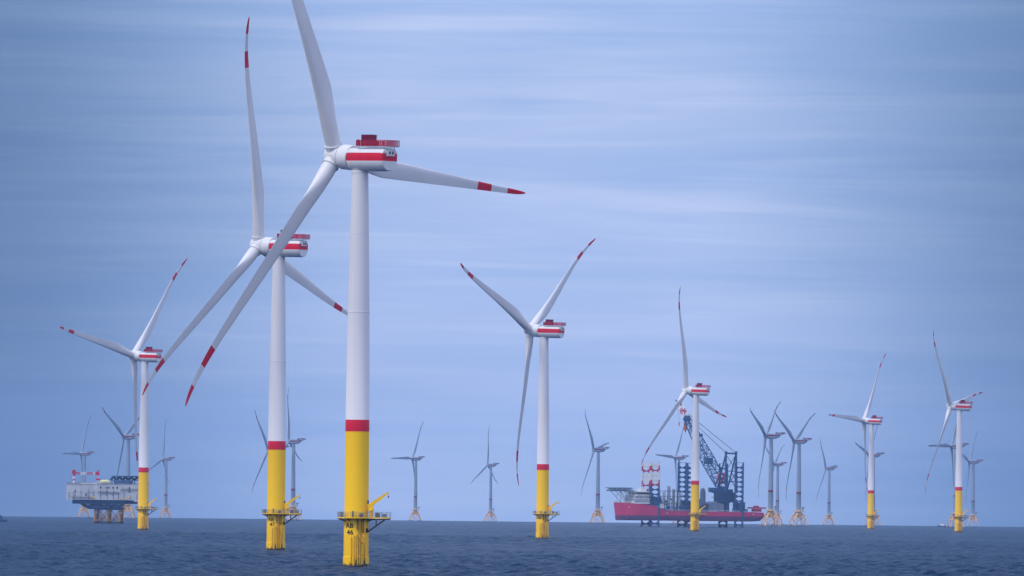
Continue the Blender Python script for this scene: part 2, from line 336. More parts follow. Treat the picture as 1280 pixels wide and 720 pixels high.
def jacket_turbine():
    root = empty('jacket_wind_turbine')
    mb = MB(); top = 14.5
    cs = [(s1, s2) for s1, s2 in ((-1,-1),(1,-1),(1,1),(-1,1))]
    def leg(c, z):                       # leg position at height z
        f = 8.8 - .3*z
        return Vector((c[0]*f, c[1]*f, z))
    for c in cs:
        mb.tube(leg(c, -9), leg(c, 8.5), .55, n=10); mb.tube(leg(c, 8.5), (c[0]*4.9, c[1]*4.9, 12.4), .85, n=10)
        mb.tube((c[0]*4.9, c[1]*4.9, 12.4), (c[0]*1.8, c[1]*1.8, 15.2), 1.0, 1.3, n=10)
        mb.tube((c[0]*5.0, c[1]*5.0, 11.0), (c[0]*1.5, c[1]*1.5, 9.8), .6, n=8)
    for a, b in zip(cs, cs[1:]+cs[:1]):
        mb.tube(leg(a, -3), leg(b, 9), .3, n=6); mb.tube(leg(b, -3), leg(a, 9), .3, n=6); mb.tube(leg(a, 9.4), leg(b, 9.4), .45, n=6); 
    mb.lathe([(9.0, 1.8), (9.8, 3.3), (13, 3.9), (16, 3.5), (18.2, 3.1)], 24)
    jk = mb.build('jacket_foundation', YELJ, root)
    mb = MB(); pts = [(6.2*math.cos(PI*k/6), 6.2*math.sin(PI*k/6), 17.3) for k in range(12)]
    vs = [(x, y, 16.9) for x, y, z in pts]+pts
    mb.add(vs, [tuple(range(11, -1, -1)), tuple(range(12, 24))]+[(i, (i+1) % 12, 12+(i+1) % 12, 12+i) for i in range(12)])
    pf = mb.build('platform', YELJ, root)
    mb = MB(); railing(mb, pts, 1.3, .07, 1.6); mb.build('railing', YELJ, pf)
    mb = MB(); mb.tube((4.6, -1.5, 17.3), (4.6, -1.5, 20.5), .5, n=8); mb.box((3.9, -2.2, 20.5), (6.4, -.8, 21.9)); mb.tube((4.6, -1.5, 21), (8.4, -1.5, 22.6), .4, .2, n=6)
    mb.build('davit_crane', GREYS, root)
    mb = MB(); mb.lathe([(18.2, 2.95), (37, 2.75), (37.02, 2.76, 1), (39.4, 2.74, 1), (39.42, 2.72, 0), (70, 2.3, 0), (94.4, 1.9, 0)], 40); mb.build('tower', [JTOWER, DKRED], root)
    mb = MB()
    prof = [(0, -3.1), (1.3, -3.0), (2.2, -2.4), (2.6, -1.2), (2.65, -.2), (2.65, 1.5), (2.3, 2.6), (0, 2.9)]
    secs = [(-4.6, .75, .8, 0), (-3.5, .95, .96, 0), (-1, 1, 1, 0), (5.2, 1, .92, .2), (8.6, .86, .62, .9), (9.4, .7, .45, 1.1)]
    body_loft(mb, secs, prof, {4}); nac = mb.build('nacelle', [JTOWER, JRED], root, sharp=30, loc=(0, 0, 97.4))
    mb = MB(); mb.box((5.5, -2.6, 2.7), (15.0, 2.6, 3.0))
    for y in (-2, 2): mb.tube((8.6, y*.8, .6), (13.5, y, 2.7), .22, n=6)
    mb.build('winch_deck', GREYS, nac)
    mb = MB(); railing(mb, [(5.5, -2.6, 3.0), (15, -2.6, 3.0), (15, 2.6, 3.0), (5.5, 2.6, 3.0)], 1.4, .09, 1.1, rails=(.1, .4, .7, 1.0)); 
    mb.box((11, -2.62, 3.1), (15, -2.58, 4.2)); mb.build('deck_railing', JRED, nac)
    mb = MB(); mb.lathe([(-2.6, .4), (-2.3, 1.2), (-1.4, 2.1), (0, 2.5), (1.6, 2.5), (2.6, 2.2)], 32, 'x')
    for k in range(3):
        M = Matrix.Rotation(2*PI*k/3, 4, 'X'); mb.tube(M @ Vector((0,0,.8)), M @ Vector((0,0,2.9)), 1.6, n=24)
    hub = mb.build('hub', JTOWER, root, sharp=45, loc=(-6.6, 0, 98)); hub.rotation_euler = (0, math.radians(5), 0)
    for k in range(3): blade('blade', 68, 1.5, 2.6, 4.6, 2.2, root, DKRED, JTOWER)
    return root

def copy_tree(o, parent=None):
    c = o.copy(); COL.objects.link(c)
    if parent: c.parent = parent
    for ch in list(o.children): copy_tree(ch, c)
    return c
def pose(root, loc, yaw, az, hub_loc, tilt, base_rz=0.0):
    root.location = loc; root.rotation_euler = (0, 0, math.radians(base_rz))
    Y = Matrix.Rotation(math.radians(yaw-base_rz), 4, 'Z'); T = Matrix.Rotation(math.radians(tilt), 4, 'Y'); k = 0
    for ch in root.children:
        n = ch.name.split('.')[0]
        if n == 'nacelle': ch.matrix_basis = Matrix.Translation((0, 0, ch.location.z)) @ Y @ Matrix.Rotation(math.radians(1.2), 4, 'Y')
        elif n == 'hub': ch.matrix_basis = Y @ Matrix.Translation(hub_loc) @ T @ Matrix.Rotation(math.radians(az), 4, 'X')
        elif n == 'blade':
            ch.matrix_basis = Y @ Matrix.Translation(hub_loc) @ T @ Matrix.Rotation(math.radians(az+120*k), 4, 'X'); k += 1

# (x, y, z, yaw, rotor azimuth, label, lettering)
MONO = [
 (-37.9, 2111.6, -.30, -40, 25, 'nearest, tallest white turbine, top blade cut by picture edge, yellow foundation lettered AB 46', ('AB', '46')),
 (-78.0, 2851.0, -.55, -31, 12, 'second-largest white turbine, its nacelle crossed by the nearest turbine\'s blade, foundation lettered AB 47', ('AB', '47')),
 (16.0, 4161.0, -1.17, -29, 67, 'mid-sized white turbine with Y-shaped rotor standing alone between nearest turbine and red ship', ('AB', None)),
 (133.8, 6167.7, -2.57, -28, 16, 'white wind turbine on a yellow foundation standing right in front of the red jack-up ship', None),
 (-214.2, 4990.0, -1.68, -31, 79, 'white wind turbine on a yellow foundation at the right end of the grey substation platform', None),
 (339.6, 8027.5, -4.36, -26, 87, 'smallest white turbine on a yellow monopile, right of the ship, one blade pointing left', None),
 (363.2, 6905.8, -3.23, -24, 39, 'rightmost white turbine on a yellow monopile, beside the small boat on the horizon', None)]
JACK = [
 ((-656.9, 13177.4, -11.76), -20, 91, 'hazy small turbine rising behind the red and white crane of the substation'),
 ((-454.3, 10152.6, -6.98), -25, 59, 'bluish turbine rising behind the helideck of the substation, blade pointing up left'),
 ((-571.8, 14190.9, -13.63), -18, 112, 'hazy turbine on a pale jacket standing alone just right of the substation'),
 ((-335.1, 12003.1, -9.74), -31, 35, 'far turbine almost hidden behind the AB 47 tower, two blades showing on its left'),
 ((-267.8, 10546.8, -7.52), -18, 9, 'grey-blue turbine just right behind the AB 47 tower, jacket hidden by that platform'),
 ((-148.6, 13447.2, -12.22), -27, 91, 'hazy turbine with one level blade, next one right of the nearest turbine'),
 ((-33.3, 14841.0, -14.88), -24, 1, 'faint small turbine with one blade straight up, just left of the Y-shaped rotor turbine'),
 ((117.3, 11370.6, -8.74), -20, 38, 'hazy turbine on an orange-tinged jacket just left of the bow of the red ship'),
 ((251.2, 12701.3, -10.9), -25, 87, 'far grey turbine rising behind the deck gear of the red ship'),
 ((281.0, 9194.9, -5.72), -18, 64, 'largest jacket turbine, its yellow jacket touching the stern of the red ship'),
 ((435.8, 13898.3, -13.06), -18, 59, 'small faint turbine tucked close behind the largest jacket turbine near the ship stern'),
 ((331.9, 9807.6, -6.51), -26, 59, 'blue-grey turbine with V-shaped upper blades on a yellow jacket, second-largest jacket turbine'),
 ((555.0, 14838.9, -14.9), -21, 35, 'faint small turbine standing alone in the gap right of the V-bladed jacket turbine'),
 ((502.6, 11810.6, -9.44), -19, 75, 'far turbine mostly hidden behind the smallest monopile turbine, right of the red ship'),
 ((535.9, 10256.3, -7.13), -25, 91, 'far turbine mostly hidden behind the rightmost monopile tower, one level blade reaching left'),
 ((700.8, 12913.4, -11.3), -18, 75, 'rightmost far turbine on a jacket, just right of the rightmost monopile turbine')]
proto = monopile_turbine(); srcs = proto
TP_AZ = -100
for i, (x, y, z, yaw, az, lab, txt) in enumerate(MONO):
    o = proto if i == 0 else copy_tree(proto)
    pose(o, (x, y, z), yaw, az, (-8.1, 0, 102.0), 6)
    tag(o, lab, 'wind turbine', 'wind turbines on yellow monopiles')
for i, (x, y, z, yaw, az, lab, txt) in enumerate(MONO):
    if not txt: continue
    o = [q_ for q_ in COL.objects if q_.get('label') == lab][0]
    tp = [c for c in o.children if c.name.startswith('foundation')][0]
    for body, zz in ((txt[0], 9.75), (txt[1], 8.1)):
        if not body: continue
        vs, fs = text_mesh(body, 1.75, 0.03); rad = 3.13
        cx = sum(v[0] for v in vs)/len(vs); a0 = math.radians(-90-25)
        nv = []
        for v in vs:
            a = a0 + (v[0]-cx)*1.05/rad; nv.append((rad*math.cos(a), rad*math.sin(a), zz+v[1]*1.0))
        m = MB(); m.add(nv, fs); m.build('lettering', BLACK, tp)
pj = jacket_turbine()
for i, (loc, yaw, az, lab) in enumerate(JACK):
    o = pj if i == 0 else copy_tree(pj)
    pose(o, loc, yaw, az, (-6.6, 0, 98), 5, (17 + 23*i) % 40 - 5)
    tag(o, lab, 'wind turbine', 'hazy wind turbines on lattice jackets')

# ------------------------------------------------------------------ offshore substation
def truss(mb, a, b, w, h, nb, rc, rl, mi=0, wa=None, ha=None):
    """box lattice from a to b; w, h section at a, wa, ha at b"""
    a, b = Vector(a), Vector(b); d = (b-a).normalized(); side = d.cross(Vector((0,0,1)))
    side = side.normalized() if side.length > .05 else Vector((1,0,0)); up = side.cross(d).normalized()
    wa = w if wa is None else wa; ha = h if ha is None else ha
    rings = []
    for k in range(nb+1):
        t = k/nb; p = a.lerp(b, t); ww = (w+(wa-w)*t)/2; hh = (h+(ha-h)*t)/2
        rings.append([p+side*ww+up*hh, p-side*ww+up*hh, p-side*ww-up*hh, p+side*ww-up*hh])
    for k in range(nb+1):
        for i in range(4): mb.tube(rings[k][i], rings[k][(i+1) % 4], rl, n=4, mi=mi)
        if k < nb:
            for i in range(4):
                j = (i+1) % 4; mb.tube(rings[k][i], rings[k+1][i], rc, n=6, mi=mi)
                if k % 2: mb.tube(rings[k][i], rings[k+1][j], rl, n=4, mi=mi)
                else: mb.tube(rings[k][j], rings[k+1][i], rl, n=4, mi=mi)
def plate(mb, pts, z0, z1, mi=0):
    n = len(pts); vs = [(x, y, z0) for x, y in pts]+[(x, y, z1) for x, y in pts]
    mb.add(vs, [tuple(range(n-1, -1, -1)), tuple(range(n, 2*n))]+[(i, (i+1) % n, n+(i+1) % n, n+i) for i in range(n)], mi)

oss = empty('substation_platform', (-315.1, 6692.6, -3.03), math.radians(-3))
tag(oss, 'grey box-shaped offshore substation on yellow lattice legs with red and white crane and helideck', 'offshore platform')
mb = MB()
mb.box((-31, -17, 18.6), (30.8, 17, 30.6)); mb.box((-31.3, -17.3, 30.6), (31, 17.3, 30.9)); mb.box((-31.2, -17.2, 24.4), (30.9, 17.2, 24.6)); mb.box((-20, -12, 30.9), (-4, 10, 32.0)); mb.box((-10, -3, 32.0), (-2, 6, 33.2))
mb.box((22, -17.8, 17.4), (30.8, 16, 18.6))
for x in np.arange(-29, 30, 4.6): mb.box((x, -17.12, 18.7), (x+.25, -17, 30.5))
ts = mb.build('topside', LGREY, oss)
for (x, z, w, h_) in ((-4, 28.2, 1.1, 1.4), (.6, 28.2, 1.1, 1.4), (2.4, 28.2, 1.1, 1.4), (5.6, 28.2, 1.1, 1.4), (9.0, 28.2, 1.2, 1.4), (-4, 25.4, .7, .9), (.6, 25.4, .7, .9), (-24, 25.2, .9, 2.2), (-15.4, 22.6, 1.5, 1.4),
                       (-4, 22.4, .6, .8), (.6, 22.4, .6, .8), (5.6, 22.4, .6, .8), (18.6, 27.6, .9, 2.6), (18.6, 25.2, 2.2, .8), (-24, 22.5, .7, .9), (12, 25.8, .8, .8)):
    mb = MB(); mb.box((x-w/2, -17.16, z-h_/2), (x+w/2, -17.02, z+h_/2)); mb.build('window', GLASS, ts)
mb = MB(); mb.box((-13, -17.3, 19.8), (-8, -17.02, 20.6)); mb.cut(); mb.box((11, -17.25, 19.6), (17, -17.02, 20.0)); mb.cut(); mb.box((17.5, -17.25, 20.4), (19, -17.02, 21.5)); build_each(mb, 'yellow_panel', YEL, ts)
mb = MB(); mb.box((-26.4, -15, 15.4), (15.2, 15, 18.5)); mb.cut(); mb.box((17.5, -14, 15.6), (22, 14, 18.4)); build_each(mb, 'lower_deck', NAVY, oss)
mb = MB()
for y in (-13, 0, 13):
    xs = np.linspace(-15, 11.5, 10)
    for k in range(9):
        mb.tube((xs[k], y, 15.4 if k % 2 else 12.0), (xs[k+1], y, 12.0 if k % 2 else 15.4), .45, n=6)
    mb.tube((-20, y, 15.3), (-14, y, 11.9), .6, n=6); mb.tube((-14, y, 11.9), (12, y, 11.9), .6, n=6)
    for x in xs: mb.tube((x, y, 12), (x, y, 15.4), .4, n=6)
    mb.cut()
build_each(mb, 'under_deck_truss', NAVY, oss)
mb = MB()
for x0 in (-9, 1, 6): mb.box((x0, -13.9, 12), (x0+2.6, -13.2, 15.3)); mb.cut()
build_each(mb, 'equipment_room', NAVY, oss)
mb = MB()
LX = (-8.6, 1.2, 10.6)
for x in LX:
    for y in (-11, 11): mb.tube((x-.6, y*1.06, -10), (x, y, 12), .85, n=14)
for y in (-11, 11):
    for a, b in zip(LX, LX[1:]):
        mb.tube((a, y, .5), (b, y, 11), .32, n=8); mb.tube((b, y, .5), (a, y, 11), .32, n=8); mb.tube((a, y, .9), (b, y, .9), .4, n=8); mb.tube((a, y, 11.2), (b, y, 11.2), .5, n=8)
for x in LX: mb.tube((x, -11, .5), (x, 11, 11), .3, n=8); mb.tube((x, 11, .5), (x, -11, 11), .3, n=8)
for x in (-5.2, -3.6): mb.tube((x, -9.5, -6), (x, -9.5, 12), .35, n=8)
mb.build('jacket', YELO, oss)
hd = MB(); plate(hd, [(16+13.5*math.cos(PI*(k+.5)/4), 2+13.5*math.sin(PI*(k+.5)/4)) for k in range(8)], 37.0, 37.6); plate(hd, [(16+15*math.cos(PI*(k+.5)/4), 2+15*math.sin(PI*(k+.5)/4)) for k in range(8)], 36.7, 36.9)
for y in (-9, -3, 3, 9):
    xs = np.linspace(2, 30, 13)
    for k in range(12): hd.tube((xs[k], y, 36.8 if k % 2 else 34.2), (xs[k+1], y, 34.2 if k % 2 else 36.8), .28, n=5)
    hd.tube((2, y, 34.2), (30, y, 34.2), .3, n=5)
hd.box((6, -12, 31), (18, 8, 33.6))
for x in (4, 12, 20, 28):
    for y in (-9, 9): hd.tube((x, y, 30.9), (x, y, 34.2), .35, n=6)
hd.build('helideck', NAVY, oss)
lb = MB(); lb.lathe([(-4.0, .2), (-3.4, 1.0), (-2, 1.5), (2, 1.5), (3.4, 1.0), (4, .2)], 16, 'x', c=(-1, -14, 32.8)); lb.build('lifeboat', paint('pale_yellow_shell', (0.75, 0.72, 0.35), .4), oss)
mb = MB(); mb.tube((-26, -8, 30.9), (-26, -8, 42), .75, n=10, mi=0)
for z in (31.6, 35, 38.2): mb.tube((-26, -8, z), (-26, -8, z+1.8), .9, n=10, mi=1)
mb.box((-27.4, -9.2, 38.5), (-24.8, -6.8, 41.6), 0)
cr = mb.build('pedestal_crane', [RAILRED, MWHITE], oss)
mb = MB()
for k, (x0, x1) in enumerate(((-26, -21), (-21, -16), (-16, -11), (-11, -6))): truss(mb, (x0, -8, 39.2), (x1, -8, 39.2), 1.5, 1.5, 2, .22, .14, (0, 1, 0, 1)[k])
mb.box((-9.2, -9.2, 37.8), (-6.0, -6.8, 40.4), 0); mb.tube((-8, -8, 40.6), (-6.0, -8, 42), .4, n=6, mi=0)
mb.build('boom', [RAILRED, MWHITE], cr)
mb = MB(); mb.tube((-6.6, -8, 30.9), (-6.6, -8, 37), .4, n=8, mi=1); mb.box((-8.8, -9, 34.0), (-5.6, -7, 35.4), 0); mb.build('boom_rest', [RAILRED, MWHITE], oss)
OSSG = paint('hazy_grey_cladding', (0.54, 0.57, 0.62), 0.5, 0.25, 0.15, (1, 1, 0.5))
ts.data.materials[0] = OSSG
mb = MB()
for k in range(26):
    x = random.uniform(-30, 12); y = random.uniform(-15, 12); w_ = random.uniform(.8, 3.2); h_ = random.uniform(.4, 1.3)
    mb.box((x, y, 30.95), (x+w_, y+w_*.8, 30.95+h_)); mb.cut()
build_each(mb, 'roof_unit', GREYS, oss)
mb = MB()
for k in range(12): x = -29+k*4.9+random.uniform(-1, 1); mb.tube((x, -17.3, 19), (x, -17.3, 19+random.uniform(3, 10)), .14, n=5); mb.cut()
build_each(mb, 'cable_duct', NAVY, oss)
mb = MB()
for z in (20.9, 24.7, 27.4):
    x0 = {20.9: -27, 24.7: -6, 27.4: 12}[z]; mb.box((x0, -18.3, z), (x0+16, -17.35, z+.15)); railing(mb, [(x0, -18.25, z+.15), (x0+16, -18.25, z+.15)], 1.1, .06, 1.6, closed=False); mb.cut()
build_each(mb, 'walkway', STEEL, oss)
mb = MB(); railing(mb, [(-31, -17, 30.9), (31, -17, 30.9), (31, 17, 30.9), (-31, 17, 30.9)], 1.2, .08, 2.2); mb.build('railing', GREYS, oss)
mb = MB()
for x, z in ((-29, 3.0), (-22, 4.2), (-3.0, 3.4)): mb.tube((x, 3, 30.9), (x, 3, 30.9+z+2), .12, n=5); mb.cut()
build_each(mb, 'antenna', STEEL, oss)

# ------------------------------------------------------------------ jack-up crane ship
ship = empty('jack_up_ship', (172.2, 8198.2, -4.54), math.radians(15))
tag(ship, 'red jack-up ship lifted on dark lattice legs with a big blue crane astern', 'ship')
def ring_hull(x, zdeck, hw, hwb, zb=5.8, zs=10.6):
    return [(x, -hwb, zb), (x, -hw, zb+2.2), (x, -hw, zs), (x, -hw, zdeck), (x, hw, zdeck), (x, hw, zs), (x, hw, zb+2.2), (x, hwb, zb)]
S = [ (-74.5, 22.8, 1.0, .6), (-73.4, 22.8, 7, 5), (-69, 22.6, 14, 12), (-62, 22.2, 19.4, 18.6), (-50, 21.2, 20.5, 20), (-40, 20.0, 20.5, 20), (-34.5, 17.6, 20.5, 20), (-28, 15.4, 20.5, 20), (0, 14.9, 20.5, 20), (40, 14.9, 20.5, 20), (56, 14.9, 20.5, 20), (66, 14.6, 19, 17.5), (70, 14.2, 17.5, 14)]
mb = MB(); vs = []
for k, (x, zd, hw, hwb) in enumerate(S):
    zb = 5.8 if x < 60 else (6.4 if x < 68 else 9.2)
    r_ = ring_hull(x, zd, hw, hwb, zb)
    if x < -70: r_ = [(p[0]+(1.6 if p[2] < 12 else 0), p[1], p[2]) for p in r_]
    vs += r_
fs = []; ms = []
for k in range(len(S)-1):
    for i in range(8):
        j = (i+1) % 8; fs.append((k*8+i, k*8+j, (k+1)*8+j, (k+1)*8+i)); ms.append({0: 1, 1: 1, 5: 1, 6: 1, 7: 1, 2: 0, 4: 0, 3: 2}[i])
mb.add(vs, fs, ms); mb.add(vs[:8], [tuple(range(7, -1, -1))], 0); mb.add(vs[-8:], [tuple(range(8))], 0)
hull = mb.build('hull', [HULLRED, HULLBLUE, GREYS], ship)
for x in (-66, -60): mb = MB(); mb.tube((x, -20.9, 8.2), (x, -18.6, 8.2), 1.2, n=14); mb.build('bow_thruster_port', NAVY, hull)
for x, z in ((-66, 18.4), (-28, 13.2), (6, 13.2), (58, 12.6)): mb = MB(); mb.box((x, -20.7, z-.5), (x+1.1, -20.45, z+.5)); mb.build('hull_mark', MWHITE, hull)
# fenders and bulwark
mb = MB(); railing(mb, [(-28, -20.3, 15.4), (56, -20.3, 14.9)], 1.2, .1, 3, closed=False); mb.cut(); railing(mb, [(-60, -19, 22.3), (-72.5, -8, 22.9), (-72.5, 8, 22.9), (-60, 19, 22.3)], 1.2, .1, 3, closed=False); build_each(mb, 'railing', MWHITE, ship)
mb = MB(); mb.box((59, -16, 15.2), (68, -12, 18.0)); mb.box((54, -17, 18.2), (72, -15, 19.6)); mb.tube((60, -16, 15), (60, -16, 20.5), .4, n=6); mb.box((62, -14, 19.6), (66, -8, 21)); mb.build('stern_gear', RAILRED, ship)
# deckhouse
mb = MB()
for lo, hi in (((-60, -17.5, 21.8), (-38.5, 17.5, 26.4)), ((-61.5, -18.5, 26.4), (-38, 18.5, 26.7)), ((-59, -16.5, 26.7), (-39, 16.5, 29.4)), ((-61, -18, 29.4), (-41, 18, 29.7)), ((-57, -15, 29.7), (-43, 15, 33.0)), ((-58.4, -18.2, 33.0), (-42, 18.2, 33.4)), ((-50, -5, 33.4), (-44, 5, 36.4)),
               ((-40, -20.2, 17.9), (-31, -12, 21.8))): mb.box(lo, hi)
dh = mb.build('deckhouse', MWHITE, ship)
mb = MB(); mb.box((-57.2, -15.2, 30.9), (-42.8, 15.2, 32.2)); mb.build('bridge_window', GLASS, dh)
mb = MB()
for k in range(9): mb.box((-58+k*2.2, -16.62, 27.4), (-57+k*2.2, -16.52, 28.6)); mb.cut()
for k in range(10): mb.box((-58.5+k*2, -17.62, 23.2), (-57.6+k*2, -17.52, 24.5)); mb.cut()
build_each(mb, 'cabin_window', GLASS, dh)
mb = MB(); mb.tube((-48, 0, 36.4), (-48, 0, 46), .4, .2, n=8); mb.tube((-51, 0, 40), (-45, 0, 40), .15, n=5); mb.tube((-50, 0, 43), (-46, 0, 43), .15, n=5); mb.build('radar_mast', MWHITE, dh)
mb = MB()
for c_ in ((-46, 3, 37.3), (-54, -6, 34.3)): mb.lathe([(-.9, .3), (-.4, 1), (.4, 1), (.9, .3)], 14, c=c_); mb.cut()
build_each(mb, 'radome', MWHITE, dh)
mb = MB()
for y in (-12, 9): mb.tube((-44, y, 33), (-44, y, 41), .12, n=5); mb.cut()
build_each(mb, 'antenna', MWHITE, dh)
# helideck on the bow
mb = MB(); hc = (-70, 0); oct_ = [(hc[0]+13*math.cos(PI*(k+.5)/4), hc[1]+13*math.sin(PI*(k+.5)/4)) for k in range(8)]
plate(mb, oct_, 36.6, 37.1); plate(mb, [(hc[0]+14.3*math.cos(PI*(k+.5)/4), hc[1]+14.3*math.sin(PI*(k+.5)/4)) for k in range(8)], 36.2, 36.45)
for y in (-9, -3, 3, 9):
    xs = np.linspace(-80, -58, 9)
    for k in range(8): mb.tube((xs[k], y, 36.3 if k % 2 else 33.8), (xs[k+1], y, 33.8 if k % 2 else 36.3), .3, n=5)
    mb.tube((-80, y, 33.9), (-56, y, 33.9), .35, n=5)
hdk = mb.build('helideck', NAVY, ship)
mb = MB()
for y in (-8, 8):
    for a, b in (((-66, y, 22.8), (-76, y, 33.9)), ((-66, y, 22.8), (-66, y, 33.9)), ((-60, y, 22.5), (-66, y, 33.9)), ((-60, y, 22.5), (-60, y, 33.9)), ((-66, y, 28), (-60, y, 28)), ((-71, y, 28.2), (-66, y, 33.9))): mb.tube(a, b, .3, n=6)
mb.build('helideck_support', MWHITE, ship)
# lattice legs
def leg_at(x, y, top, banded, nm='leg'):
    mb = MB(); w = 3.7; bay = 4.6; z = top-int((top+12)/bay)*bay; M = Matrix.Translation((x, y, 0)) @ Matrix.Rotation(-math.radians(15), 4, 'Z')
    cs4 = [(-w, -w), (w, -w), (w, w), (-w, w)]
    while z < top-.1:
        z1 = z+bay; t = top-z1; mi = 0
        if banded: mi = 1 if t < 4.5 else (2 if t < 9 else (1 if t < 15 else (2 if t < 19 else 0)))
        for cx, cy in cs4: mb.tube(M @ Vector((cx, cy, z)), M @ Vector((cx, cy, z1)), .72, n=8, mi=mi)
        for a, b in zip(cs4, cs4[1:]+cs4[:1]):
            A0 = M @ Vector((a[0], a[1], z)); B0 = M @ Vector((b[0], b[1], z)); C0 = (A0+B0)/2
            # waisted gusset plates leave a round opening in every bay
            mb.tube(A0, B0, .30, n=6, mi=mi)
            d = (B0-A0).normalized(); nrm = Vector((d.y, -d.x, 0))
            for P, q_ in ((A0, 1), (B0, -1)):
                vs = []
                for o_ in (-.08, .08):
                    for u, h_ in (((0, 2.3), (1.1, 2.25), (2.3, 1.9), (3.7, 1.7)) if mi == 1 else ((0, 2.25), (1.1, 1.7), (2.3, .85), (3.7, .5))): vs += [P+d*q_*u+nrm*o_+Vector((0,0,h_)), P+d*q_*u+nrm*o_-Vector((0,0,h_))]
                mb.add(vs, [(k, k+1, k+3, k+2) for k in (0, 2, 4)]+[(8+k, 8+k+2, 8+k+3, 8+k+1) for k in (0, 2, 4)]+[(k, k+2, k+10, k+8) for k in (0, 2, 4)]+[(k+1, k+9, k+11, k+3) for k in (0, 2, 4)], mi)
        z = z1
    mb.box((-w-.6, -w-.6, top), (w+.6, w+.6, top+.3), 1 if banded else 0, M)
    return mb.build(nm, [NAVY, MWHITE, RAILRED], ship)
for (x, y, top, bd) in ((-38.6+.0, -16, 63, True), (-38.6, 16, 62.5, True), (-2.5, -16, 61, False), (-2.5, 16, 61.5, False), (45.2, -16, 62, False), (38.8, 16, 61, False)): leg_at(x, y, top, bd)
# jacking houses
for (x, y) in ((-38.6, -16), (-38.6, 16), (-2.5, -16), (-2.5, 16), (45.2, -16), (38.8, 16)):
    mb = MB(); z0 = 15.3 if x > -30 else 20
    for dx, dy in ((-5, 0), (5, 0), (0, -4.4), (0, 4.4)):
        w, d_ = (1.0, 4.2) if dx else (4.0, .8)
        mb.box((x+dx-w/2, y+dy-d_/2, z0), (x+dx+w/2, y+dy+d_/2, z0+8.5))
    for z in (z0+3, z0+6, z0+8.5): mb.box((x-5.8, y-4.9, z), (x+5.8, y+4.9, z+.3))
    mb.build('jacking_house', CRANEB, ship)
# deck cargo and machinery
mb = MB(); 
for x, y, r, z1 in ((-22, -6, 2.0, 38.0), (-16.6, -4, 2.0, 36), (-19, 6, 1.9, 39), (-12, -8, 1.6, 33), (-24.5, 4, 1.3, 33)): mb.tube((x, y, 15.2), (x, y, z1), r*.8, r*.74, n=18); mb.cut()
build_each(mb, 'storage_tank', LGREY, ship); mb = MB()
for z in (22, 29, 34): mb.box((-26.8, -9.3, z), (-9.6, -8.9, z+.5)); mb.box((-26.8, 8, z), (-9.6, 8.4, z+.5)); mb.box((-26.8, -9, z), (-26.4, 8, z+.5)); mb.box((-10, -9, z), (-9.6, 8, z+.5))
for x in (-26.6, -18, -9.8):
    for y in (-9.1, 8.2): mb.tube((x, y, 15), (x, y, 35), .3, n=5)
mb.build('tank_rack', GREYS, ship)
mb = MB()
for k in range(16):
    x = -30+k*5.4+random.uniform(-1, 1); y = random.uniform(-18, -9); w = random.uniform(2, 5); h_ = random.uniform(1.6, 5.2)
    if 30 < x < 50: h_ *= .6
    mb.box((x, y, 15.1), (x+w, y+3, 15.1+h_)); mb.cut()
build_each(mb, 'deck_machine', NAVY, ship)
for k in range(14):                                     # lattice frames, reels and stores amidships
    mb = MB(); x = -30+k*4.4+random.uniform(-1, 1); y = random.uniform(-8, 10); h_ = random.uniform(5, 13) if x < 10 else random.uniform(3, 6)
    for px_ in (x, x+3):
        for py_ in (y, y+3): mb.tube((px_, py_, 15), (px_, py_, 15+h_), .22, n=5)
    for j_ in range(int(h_//2.5)+1):
        z_ = 15.5+j_*2.5; mb.box((x-.2, y-.2, z_), (x+3.2, y+3.2, z_+.3))
        if random.random() < .45: mb.box((x+.2, y, z_+.3), (x+2.6, y+2.8, z_+1.9))
    mb.build('storage_rack', random.choice([CRANEB, GREYS, NAVY]), ship)
mb = MB()
for k in range(9): x = -28+k*6.5; mb.tube((x, -19, 15), (x, -19, 15+random.uniform(3, 7)), .25, n=5); mb.cut()
build_each(mb, 'deck_post', NAVY, ship); mb = MB()
for x in (-28, -8, 12): mb.tube((x, -18, 15), (x, -18, 19), .35, n=6)
mb.tube((-28, -18, 19), (12, -18, 19), .35, n=6); mb.build('pipe_rack', NAVY, ship)
CLAD = paint('blue_grey_cladding', (.16, .2, .27), .6, .2)
mb = MB(); mb.box((3.4, -14, 15.1), (9, 4, 27)); mb.cut(); mb.lathe([(15.1, 2.8), (34, 2.6), (36.6, 1.9), (37.4, .6)], 24, c=(12.5, -4, 0)); build_each(mb, 'deck_tank', CLAD, ship); mb = MB()
vs = [(15, -16, 15.1), (15, 10, 15.1), (15, 10, 22.6), (15, -16, 22.6), (30, -16, 15.1), (30, 10, 15.1), (30, 10, 22.0), (30, -16, 22.0), (21, -16, 24.6), (21, 10, 24.6)]
mb.add(vs, [(0, 4, 7, 8, 3), (1, 2, 9, 6, 5), (3, 8, 9, 2), (8, 7, 6, 9), (0, 3, 2, 1), (4, 5, 6, 7)]); mb.build('deck_hangar', CLAD, ship)
